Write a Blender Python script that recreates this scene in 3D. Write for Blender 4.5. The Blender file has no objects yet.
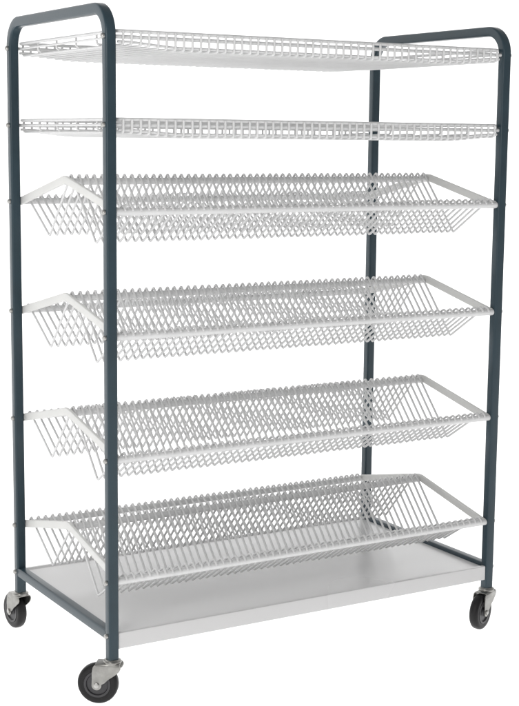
import bpy, bmesh, math
from mathutils import Vector, Matrix, Euler

S = bpy.context.scene
C = S.collection
W, D = 1.1985, 0.6171            # post axis to post axis, metres
FL = 0.1765                       # height of the lowest bolts above the floor
LEVELS = [1.460, 1.2553, 1.0491, 0.7476, 0.4442, 0.1365]
PI = math.pi


# ------------------------------------------------------------------ materials
def mat(name, col, rough=0.4, metal=0.0, var=0.06, scale=30.0, bump=0.0, bscale=400.0,
        spec=0.5, coat=0.0, detail=4.0, dirt=None):
    m = bpy.data.materials.new(name); m.use_nodes = True
    nt = m.node_tree; b = nt.nodes['Principled BSDF']
    tc = nt.nodes.new('ShaderNodeTexCoord')
    n = nt.nodes.new('ShaderNodeTexNoise'); n.inputs['Scale'].default_value = scale
    n.inputs['Detail'].default_value = detail
    nt.links.new(tc.outputs['Object'], n.inputs['Vector'])
    r = nt.nodes.new('ShaderNodeValToRGB')
    r.color_ramp.interpolation = 'EASE'
    r.color_ramp.elements[0].position = 0.2; r.color_ramp.elements[1].position = 0.8
    lo = [max(0, c * (1 - var)) for c in col]; hi = [min(1, c * (1 + var)) for c in col]
    r.color_ramp.elements[0].color = (*lo, 1); r.color_ramp.elements[1].color = (*hi, 1)
    nt.links.new(n.outputs['Fac'], r.inputs['Fac'])
    nt.links.new(r.outputs['Color'], b.inputs['Base Color'])
    mr = nt.nodes.new('ShaderNodeMapRange')
    mr.inputs['To Min'].default_value = max(0.02, rough - 0.06); mr.inputs['To Max'].default_value = rough + 0.08
    nt.links.new(n.outputs['Fac'], mr.inputs['Value']); nt.links.new(mr.outputs['Result'], b.inputs['Roughness'])
    b.inputs['Metallic'].default_value = metal
    b.inputs['Specular IOR Level'].default_value = spec
    b.inputs['Coat Weight'].default_value = coat
    if bump:
        n2 = nt.nodes.new('ShaderNodeTexNoise'); n2.inputs['Scale'].default_value = bscale
        nt.links.new(tc.outputs['Object'], n2.inputs['Vector'])
        bp = nt.nodes.new('ShaderNodeBump'); bp.inputs['Strength'].default_value = bump
        bp.inputs['Distance'].default_value = 0.001
        nt.links.new(n2.outputs['Fac'], bp.inputs['Height']); nt.links.new(bp.outputs['Normal'], b.inputs['Normal'])
    return m


M_FRAME = mat('blue_grey_enamel', (0.022, 0.042, 0.055), 0.30, var=0.14, scale=9, bump=0.10, bscale=260, spec=0.36)
M_WIRE = mat('pale_grey_coated_wire', (0.645, 0.645, 0.645), 0.38, var=0.05, scale=14, bump=0.03, spec=0.3)
M_STRAP = mat('pale_grey_coated_bar', (0.63, 0.63, 0.615), 0.45, var=0.03, scale=10, bump=0.03, spec=0.3)
M_TRAY = mat('pale_grey_coated_sheet', (0.60, 0.596, 0.596), 0.24, var=0.008, scale=2, detail=0.0, spec=0.5)
M_ZINC = mat('zinc_plated_steel', (0.29, 0.285, 0.27), 0.30, metal=0.9, var=0.22, scale=40, bump=0.08)
M_BOLT = mat('bright_bolt_steel', (0.42, 0.415, 0.40), 0.35, metal=0.9, var=0.10, scale=60)
M_TYRE = mat('black_rubber', (0.006, 0.0055, 0.006), 0.42, spec=0.3, var=0.25, scale=60, bump=0.15, bscale=300)
M_HUB = mat('dark_grey_plastic', (0.032, 0.031, 0.034), 0.38, var=0.12, scale=40)


# ------------------------------------------------------------------- helpers
def link(name, bm, m, parent=None, smooth=True, angle=35):
    me = bpy.data.meshes.new(name)
    bmesh.ops.recalc_face_normals(bm, faces=bm.faces[:])
    for f in bm.faces: f.smooth = smooth
    if smooth:
        for e in bm.edges:
            if len(e.link_faces) == 2 and e.calc_face_angle(0) > math.radians(angle): e.smooth = False
    bm.to_mesh(me); bm.free()
    me.materials.append(m)
    o = bpy.data.objects.new(name, me); C.objects.link(o)
    if parent: o.parent = parent
    return o


def circle(r, n=8):
    return [(r * math.cos(2 * PI * i / n), r * math.sin(2 * PI * i / n)) for i in range(n)]


def rsquare(h, r, n=4, hy=None):
    hy = hy or h
    o = []
    for cx, cy, a0 in ((h - r, hy - r, 0), (-h + r, hy - r, 90), (-h + r, -hy + r, 180), (h - r, -hy + r, 270)):
        for k in range(n + 1):
            a = math.radians(a0 + 90 * k / n); o.append((cx + r * math.cos(a), cy + r * math.sin(a)))
    return o


def sweep(bm, pts, prof, side, caps=True):
    """profile swept along pts; 'side' is the fixed direction of the profile's first axis"""
    pts = [Vector(p) for p in pts]; side = Vector(side).normalized()
    rings = []
    for i, p in enumerate(pts):
        if i == 0: t = pts[1] - p; k = 1.0
        elif i == len(pts) - 1: t = p - pts[-2]; k = 1.0
        else:
            a = (p - pts[i - 1]).normalized(); b = (pts[i + 1] - p).normalized()
            t = a + b; k = 1.0 / max(0.5, t.normalized().dot(a))
        t.normalize()
        s = (side - t * side.dot(t)).normalized()
        u = t.cross(s)
        rings.append([bm.verts.new(p + s * x + u * (y * k)) for x, y in prof])
    n = len(prof)
    for a, b in zip(rings, rings[1:]):
        for j in range(n):
            bm.faces.new((a[j], a[(j + 1) % n], b[(j + 1) % n], b[j]))
    if caps:
        bm.faces.new(rings[0][::-1]); bm.faces.new(rings[-1])


def arc(cy, cz, r, a0, a1, n):
    return [(cy + r * math.cos(math.radians(a0 + (a1 - a0) * k / n)),
             cz + r * math.sin(math.radians(a0 + (a1 - a0) * k / n))) for k in range(n + 1)]


def fillet(pts, r, n=3):
    """rounds the inner corners of a 2D polyline"""
    out = [pts[0]]
    for i in range(1, len(pts) - 1):
        p = Vector(pts[i]); a = (Vector(pts[i - 1]) - p); b = (Vector(pts[i + 1]) - p)
        ang = a.angle(b); d = min(r / math.tan(ang / 2), a.length * .45, b.length * .45)
        a.normalize(); b.normalize()
        p0 = p + a * d; p1 = p + b * d
        for k in range(n + 1):
            t = k / n
            q = p0 * (1 - t) ** 2 + p * 2 * t * (1 - t) + p1 * t * t
            out.append(tuple(q))
    out.append(pts[-1])
    return out


def lathe(bm, prof, axis='Z', n=32, off=(0, 0, 0)):
    """prof: (radius, height) points, revolved; closed with caps where radius is 0"""
    off = Vector(off); rings = []
    def pt(r, h, a):
        c, s = r * math.cos(a), r * math.sin(a)
        return off + (Vector((c, s, h)) if axis == 'Z' else Vector((h, c, s)))
    for r, h in prof:
        if r < 1e-7: rings.append([bm.verts.new(pt(0, h, 0))])
        else: rings.append([bm.verts.new(pt(r, h, 2 * PI * i / n)) for i in range(n)])
    for a, b in zip(rings, rings[1:]):
        for j in range(n):
            k = (j + 1) % n
            if len(a) == 1: bm.faces.new((a[0], b[k], b[j]))
            elif len(b) == 1: bm.faces.new((a[j], a[k], b[0]))
            else: bm.faces.new((a[j], a[k], b[k], b[j]))


def plate(bm, outline, x0, x1):
    a = [bm.verts.new((x0, y, z)) for y, z in outline]; b = [bm.verts.new((x1, y, z)) for y, z in outline]
    n = len(outline)
    fa = bm.faces.new(a[::-1]); fb = bm.faces.new(b)
    for i in range(n): bm.faces.new((a[i], a[(i + 1) % n], b[(i + 1) % n], b[i]))
    return fa, fb


def bevelled_box(bm, x0, x1, y0, y1, z0, z1, bev=0.0):
    r = bmesh.ops.create_cube(bm, size=1)
    vs = r['verts']
    for v in vs:
        v.co = Vector((x0 if v.co.x < 0 else x1, y0 if v.co.y < 0 else y1, z0 if v.co.z < 0 else z1))
    if bev:
        es = list({e for v in vs for e in v.link_edges})
        bmesh.ops.bevel(bm, geom=es, offset=bev, segments=3, profile=0.5, affect='EDGES')


# --------------------------------------------------------------- the trolley
trolley = bpy.data.objects.new('rack_trolley', None); C.objects.link(trolley)
trolley.location = (0, 0, FL)
trolley['label'] = ('tall six-tier wire rack trolley with blue-grey tube frame, pale grey shelves '
                    'and black caster wheels')
trolley['category'] = 'trolley'

TOPZ = 1.5275; HT = 0.0134; BR = 0.064; PB = -0.060


def make_end_frame(x):
    bm = bmesh.new()
    pts = [(0, PB)]
    pts += arc(BR, TOPZ - BR, BR, 180, 90, 12)
    pts += arc(D - BR, TOPZ - BR, BR, 90, 0, 12)
    pts += [(D, PB)]
    sweep(bm, [(0, y, z) for y, z in pts], rsquare(HT, 0.0050), (1, 0, 0))
    f = link('end_frame', bm, M_FRAME, trolley, angle=50)
    f.location = (x, 0, 0)
    bm = bmesh.new()
    sweep(bm, [(0, HT - 0.0005, 0), (0, D - HT + 0.0005, 0)], rsquare(HT - 0.0004, 0.0050), (1, 0, 0))
    link('bottom_bar', bm, M_FRAME, f, angle=50)
    sgn = -1 if x < W / 2 else 1
    first = None
    for y in (0, D):
        for z in LEVELS + [0.0]:
            if first is None:
                bm = bmesh.new()
                r = 0.0066
                prof = [(0, sgn * (HT - 0.002)), (r, sgn * (HT - 0.002)), (r, sgn * (HT + 0.0040)),
                        (r * .86, sgn * (HT + 0.0064)), (r * .5, sgn * (HT + 0.0078)), (0, sgn * (HT + 0.0083))]
                lathe(bm, prof, 'X', 16)
                b = first = link('bolt', bm, M_BOLT, f, angle=60)
            else:
                b = first.copy(); C.objects.link(b); b.parent = f
            b.location = (0, y, z)
    return f


make_end_frame(0.0)
make_end_frame(W)

XI = HT + 0.0004                 # inner face of the posts
RR = 0.0090                      # rail radius
WR = 0.0032                      # wire radius
NW = 54
PK = 0.0632                      # peak rail centre above the bolts
YM = D / 2


def make_plate_rack(z):
    v1 = (0.1590, -0.0850)
    half = [(-0.0112, 0.0045), (-0.0075, 0.0105), (0.0010, 0.0168), v1, (YM, 0.0825)]
    raw = half + [(D - y, zz) for y, zz in half[:-1]][::-1]
    pl = fillet(raw, 0.0065, 3)
    bm = bmesh.new()
    x0, x1 = 0.0365, W - 0.0365
    prof = circle(WR, 7)
    for i in range(NW):
        x = x0 + (x1 - x0) * i / (NW - 1)
        x += 0.0010 * math.sin(i * 12.9898 + z * 40)
        dz = 0.0005 * math.sin(i * 7.13 + z * 11)
        lean = 0.0006 * math.sin(i * 3.7 + z * 23)
        sweep(bm, [(x + lean * (zz / 0.08), y, zz + (dz if -0.02 > zz else 0)) for y, zz in pl], prof, (1, 0, 0))
    rack = link('plate_rack', bm, M_WIRE, trolley, angle=70)
    rack.location = (0, 0, z)
    for y, zz in ((0, 0), (D, 0), (YM, PK)):
        bm = bmesh.new()
        e = XI if zz == 0 else 0.016
        r = RR if zz == 0 else RR
        sweep(bm, [(e, y, zz), (W - e, y, zz)], circle(r, 16), (0, 1, 0))
        link('long_rail', bm, M_WIRE, rack, angle=50)
    for s in (0, 1):
        bm = bmesh.new()
        xs = 0.0188 if s == 0 else W - 0.0188
        ln = fillet([(0.0, 0.0005), (YM - 0.008, PK + 0.0042), (YM + 0.008, PK + 0.0042), (D, 0.0005)], 0.03, 5)
        sweep(bm, [(xs, y, zz) for y, zz in ln], rsquare(0.0045, 0.0025, 4, hy=0.0106), (1, 0, 0))
        link('end_strap', bm, M_STRAP, rack, angle=50)
    return rack


def make_flat_shelf(z):
    top, bot0, dip = 0.0132, -0.0180, 0.0095

    def floor_z(x):
        t = min(1.0, max(0.0, (min(x, W - x) - 0.03) / 0.16))
        return bot0 - dip * t * t * (3 - 2 * t)
    bm = bmesh.new()
    n = 50
    x0, x1 = 0.033, W - 0.033
    prof = circle(0.0032, 7)
    for i in range(n):
        x = x0 + (x1 - x0) * i / (n - 1) + 0.0006 * math.sin(i * 9.7 + z * 5)
        sg = 0.0012 * math.sin(i * 5.3 + z)
        bot = floor_z(x)
        path = fillet([(-0.0075, top), (-0.0075, bot + .002), (0.0025, bot), (D - 0.0025, bot), (D + 0.0075, bot + .002), (D + 0.0075, top)], 0.006, 3)
        sweep(bm, [(x, y, zz + (sg * math.sin(PI * y / D) if 0 < y < D else 0)) for y, zz in path], prof, (1, 0, 0))
    sh = link('flat_wire_shelf', bm, M_WIRE, trolley, angle=70)
    sh.location = (0, 0, z)
    # wires along the length that carry the floor and turn up at both ends
    bm = bmesh.new()
    for k in range(1, 5):
        y = D * k / 5
        xs = [0.034 + (W - 0.068) * q / 40 for q in range(41)]
        pth = [(0.0245, top)] + arc(0.0325, bot0 + .0132, 0.008, 180, 255, 4) + [(x, floor_z(x) + .0054) for x in xs]
        pth += [(W - x, zz) for x, zz in arc(0.0325, bot0 + .0132, 0.008, 180, 255, 4)][::-1] + [(W - 0.0245, top)]
        sweep(bm, [(x, y, zz) for x, zz in pth], circle(0.0030, 8), (0, 1, 0))
    link('support_wire', bm, M_WIRE, sh, angle=70)
    for y, s in ((0, 1), (D, -1)):
        bm = bmesh.new()
        sweep(bm, [(XI, y, 0), (W - XI, y, 0)], circle(0.0046, 12), (0, 1, 0))
        sweep(bm, [(x, y - s * 0.0016, floor_z(x) + 0.0066) for x in [0.0215 + (W - 0.043) * q / 40 for q in range(41)]], circle(0.0034, 8), (0, 1, 0))
        link('long_rail', bm, M_WIRE, sh, angle=50)
    bm = bmesh.new()             # closed rim wire round the top
    for h in (top,):
        ry0, ry1, rx0, rx1, rc = -0.0075 + .0052, D + .0075 - .0052, 0.0200, W - 0.0200, 0.016
        loop = []
        for cx, cy, a0 in ((rx1 - rc, ry1 - rc, 0), (rx0 + rc, ry1 - rc, 90), (rx0 + rc, ry0 + rc, 180), (rx1 - rc, ry0 + rc, 270)):
            for k in range(6):
                a = math.radians(a0 + 18 * k); loop.append((cx + rc * math.cos(a), cy + rc * math.sin(a), h))
        loop.append(loop[0])
        sweep(bm, loop, circle(0.0042, 8), (0, 0, 1))
    link('rim_wire', bm, M_WIRE, sh, angle=70)
    for x in (0.0205, W - 0.0205):
        bm = bmesh.new()
        sweep(bm, [(x, 0.0, 0.0), (x, D, 0.0)], circle(0.0030, 8), (1, 0, 0))
        link('end_wire', bm, M_WIRE, sh, angle=70)
    return sh


for i, z in enumerate(LEVELS):
    (make_flat_shelf if i < 2 else make_plate_rack)(z)


def make_tray():
    t = 0.0014
    x0, x1 = XI + 0.0006, W - XI - 0.0006
    y0, y1 = -0.0085, D + 0.0085
    top = 0.0062; lip = -0.0345
    bm = bmesh.new()
    pr = fillet([(y0, lip), (y0, top), (y0 + .011, top), (y0 + .019, top - .0045), (y1 - .019, top - .0045), (y1 - .011, top), (y1, top), (y1, lip)], 0.0026, 3)
    n = len(pr)
    N = 24
    out = []
    # outer skin and inner skin, closed into a thin sheet
    def off(i):
        p = Vector(pr[i]); a = Vector(pr[max(0, i - 1)]); b = Vector(pr[min(n - 1, i + 1)])
        d = (b - a).normalized(); nn = Vector((d.y, -d.x)); return p + nn * t
    inner = [off(i) for i in range(n)]
    ring = [tuple(p) for p in pr] + [tuple(p) for p in inner[::-1]]
    xs = [x0, x1]
    rows = [[bm.verts.new((x, y, z)) for y, z in ring] for x in xs]
    m = len(ring)
    for a, b in zip(rows, rows[1:]):
        for j in range(m): bm.faces.new((a[j], a[(j + 1) % m], b[(j + 1) % m], b[j]))
    for row in rows:
        for i in range(n - 1):
            bm.faces.new((row[i], row[i + 1], row[m - 2 - i], row[m - 1 - i]))
    return link('bottom_tray', bm, M_TRAY, trolley, angle=30)


make_tray()

AX = -(FL - 0.0520) - PB          # axle height below the post end (negative)
WRAD = 0.0520


def make_caster():
    bm = bmesh.new()             # pressed steel fork with its race
    lathe(bm, [(0, 0.0), (0.0165, 0.0), (0.0180, -0.0015), (0.0215, -0.0025), (0.0228, -0.0045), (0.0228, -0.0085),
               (0.0215, -0.0105), (0, -0.0105)], 'Z', 40)
    aw = 0.0188
    tr = 0.036
    def arm():
        o = [(0.0225, -0.0120), (0.0252, -0.0155), (0.0250, -0.0205), (0.0215, -0.027), (0.010, -0.037), (-0.006, -0.048), (-0.016, -0.058)]
        o += [(-tr + 0.0125 * math.cos(math.radians(a)), AX + 0.0125 * math.sin(math.radians(a))) for a in range(10, -191, -20)]
        o += [(-0.0475, -0.048), (-0.0478, -0.034), (-0.0455, -0.019), (-0.0420, -0.0130), (-0.0370, -0.0120)]
        return o
    for s in (-1, 1):
        plate(bm, arm(), s * aw - 0.0013, s * aw + 0.0013)
    # the bridge between the arms under the race
    br = fillet([(-0.0194, -0.0230), (-0.0194, -0.0092), (0.0194, -0.0092), (0.0194, -0.0230)], 0.0075, 5)
    sweep(bm, [(x, -0.0085, z) for x, z in br], rsquare(0.0310, 0.001, 2, hy=0.0013), (0, 1, 0))
    fork = link('caster', bm, M_ZINC, trolley, angle=40)
    # wheel
    bm = bmesh.new()
    w = 0.0138
    prof = [(0.034, -w + .001), (0.040, -w), (0.0465, -w + .0006), (0.0500, -w + .0035), (0.0517, -w + .0075), (WRAD, 0),
            (0.0517, w - .0075), (0.0500, w - .0035), (0.0465, w - .0006), (0.040, w), (0.034, w - .001)]
    lathe(bm, prof + [prof[0]], 'X', 56)
    wh = link('tyre', bm, M_TYRE, fork, angle=40)
    wh.location = (0, -tr, AX)
    bm = bmesh.new()
    prof = [(0, -w - .0016), (0.0105, -w - .0016), (0.0115, -w + .001), (0.0145, -w + .0032), (0.0265, -w + .0036), (0.0285, -w - .0002), (0.0338, -w - .0004), (0.0345, -w + .003),
            (0.0345, w - .003), (0.0338, w + .0004), (0.0285, w + .0002), (0.0265, w - .0036), (0.0145, w - .0032), (0.0115, w - .001), (0.0105, w + .0016), (0, w + .0016)]
    lathe(bm, prof, 'X', 48)
    hb = link('hub', bm, M_HUB, fork, angle=30)
    hb.location = (0, -tr, AX)
    bm = bmesh.new()
    e = aw + 0.0013
    lathe(bm, [(0, -e - .0048), (0.0042, -e - .0045), (0.0068, -e - .0030), (0.0068, -e + .0006), (0.003, -e + .0006), (0.003, e - .0006),
               (0.0068, e - .0006), (0.0068, e + .0030), (0.0042, e + .0045), (0, e + .0048)], 'X', 12)
    ab = link('axle_bolt', bm, M_BOLT, fork, angle=30)
    ab.location = (0, -tr, AX)
    return fork


proto = make_caster()
# trail azimuth in degrees from +Y towards +X
for i, (x, y, az) in enumerate(((0, 0, -52), (0, D, -6), (W, 0, 245), (W, D, 20))):
    c = proto
    if i:
        c = proto.copy(); C.objects.link(c); c.parent = trolley
        for ch in proto.children:
            d = ch.copy(); C.objects.link(d); d.parent = c
    c.location = (x, y, PB)
    c.rotation_euler = (0, 0, PI - math.radians(az))

# ---------------------------------------- floor and backdrop, made translucent so added lamps whiten them
M_SWEEP = bpy.data.materials.new('white_translucent'); M_SWEEP.use_nodes = True
nt = M_SWEEP.node_tree
for nd in list(nt.nodes):
    if nd.type != 'OUTPUT_MATERIAL': nt.nodes.remove(nd)
out = [nd for nd in nt.nodes][0]
df = nt.nodes.new('ShaderNodeBsdfDiffuse'); df.inputs['Color'].default_value = (.93, .93, .93, 1)
tl = nt.nodes.new('ShaderNodeBsdfTranslucent'); tl.inputs['Color'].default_value = (.93, .93, .93, 1)
mx = nt.nodes.new('ShaderNodeMixShader'); mx.inputs[0].default_value = 0.5
nt.links.new(df.outputs[0], mx.inputs[1]); nt.links.new(tl.outputs[0], mx.inputs[2])
nt.links.new(mx.outputs[0], out.inputs['Surface'])
YB, RB, HX = 4.5, 1.0, 8.0


def sheet(name, prof):
    bm = bmesh.new()
    rows = [[bm.verts.new((x, y, z)) for x in (-HX, HX)] for y, z in prof]
    for a, b in zip(rows, rows[1:]): bm.faces.new((a[0], a[1], b[1], b[0]))
    o = link(name, bm, M_SWEEP, None, angle=60)
    o['kind'] = 'structure'
    return o


sheet('floor', [(-7.0, 0), (YB - RB, 0)])
sheet('backdrop', [(YB - RB, 0)] + arc(YB - RB, RB, RB, -82, 0, 12) + [(YB, 7.0)])

# ------------------------------------------------------------------- lighting
w = bpy.data.worlds.new('World'); S.world = w; w.use_nodes = True
bg = w.node_tree.nodes['Background']
bg.inputs['Color'].default_value = (1, 1, 1, 1); bg.inputs['Strength'].default_value = 0.46


def area(name, loc, target, sx, sy, power, col=(1, 1, 1)):
    l = bpy.data.lights.new(name, 'AREA'); l.shape = 'RECTANGLE'; l.size = sx; l.size_y = sy
    l.energy = power; l.color = col
    o = bpy.data.objects.new(name, l); C.objects.link(o)
    o.location = loc
    o.rotation_euler = (Vector(target) - Vector(loc)).to_track_quat('-Z', 'Y').to_euler()
    return o


EB = 6.4
area('added_underfloor_lamp', (0.5, -1.2, -0.9), (0.5, -1.199, 5), 18, 14, EB * 18 * 14)  # unseen lamp added below the floor to whiten it and wash out shadows
area('added_backdrop_lamp', (0.5, YB + 1.0, 3.0), (0.5, 0, 3.0), 18, 9, EB * 18 * 9)  # unseen lamp added behind the backdrop so it renders pure white
area('softbox_key', (-1.75, -1.35, 1.75), (0.3, 0.2, 0.75), 1.0, 1.4, 21, (1, 0.99, 0.97))

# --------------------------------------------------------------------- camera
cx, cy, cz, yaw, pit, roll, f = -1.4502, -3.1275, 1.2274, 0.5387, -0.1485, 0.0101, 1.4355
cam = bpy.data.cameras.new('camera'); co = bpy.data.objects.new('camera', cam); C.objects.link(co)
fw = Vector((math.sin(yaw) * math.cos(pit), math.cos(yaw) * math.cos(pit), math.sin(pit)))
r = Vector((math.cos(yaw), -math.sin(yaw), 0)); u = r.cross(fw)
r2 = r * math.cos(roll) + u * math.sin(roll); u2 = u * math.cos(roll) - r * math.sin(roll)
mtx = Matrix((r2, u2, -fw)).transposed().to_4x4()
mtx.translation = Vector((cx, cy, cz + FL))
co.matrix_world = mtx
cam.sensor_fit = 'HORIZONTAL'; cam.sensor_width = 36.0
cam.lens = 36.0 * f * 1000 / 519.0
cam.clip_start = 0.05; cam.clip_end = 1000
S.camera = co

S.view_settings.view_transform = 'Standard'
S.view_settings.look = 'None'
S.view_settings.exposure = 0.0
S.view_settings.gamma = 1.0
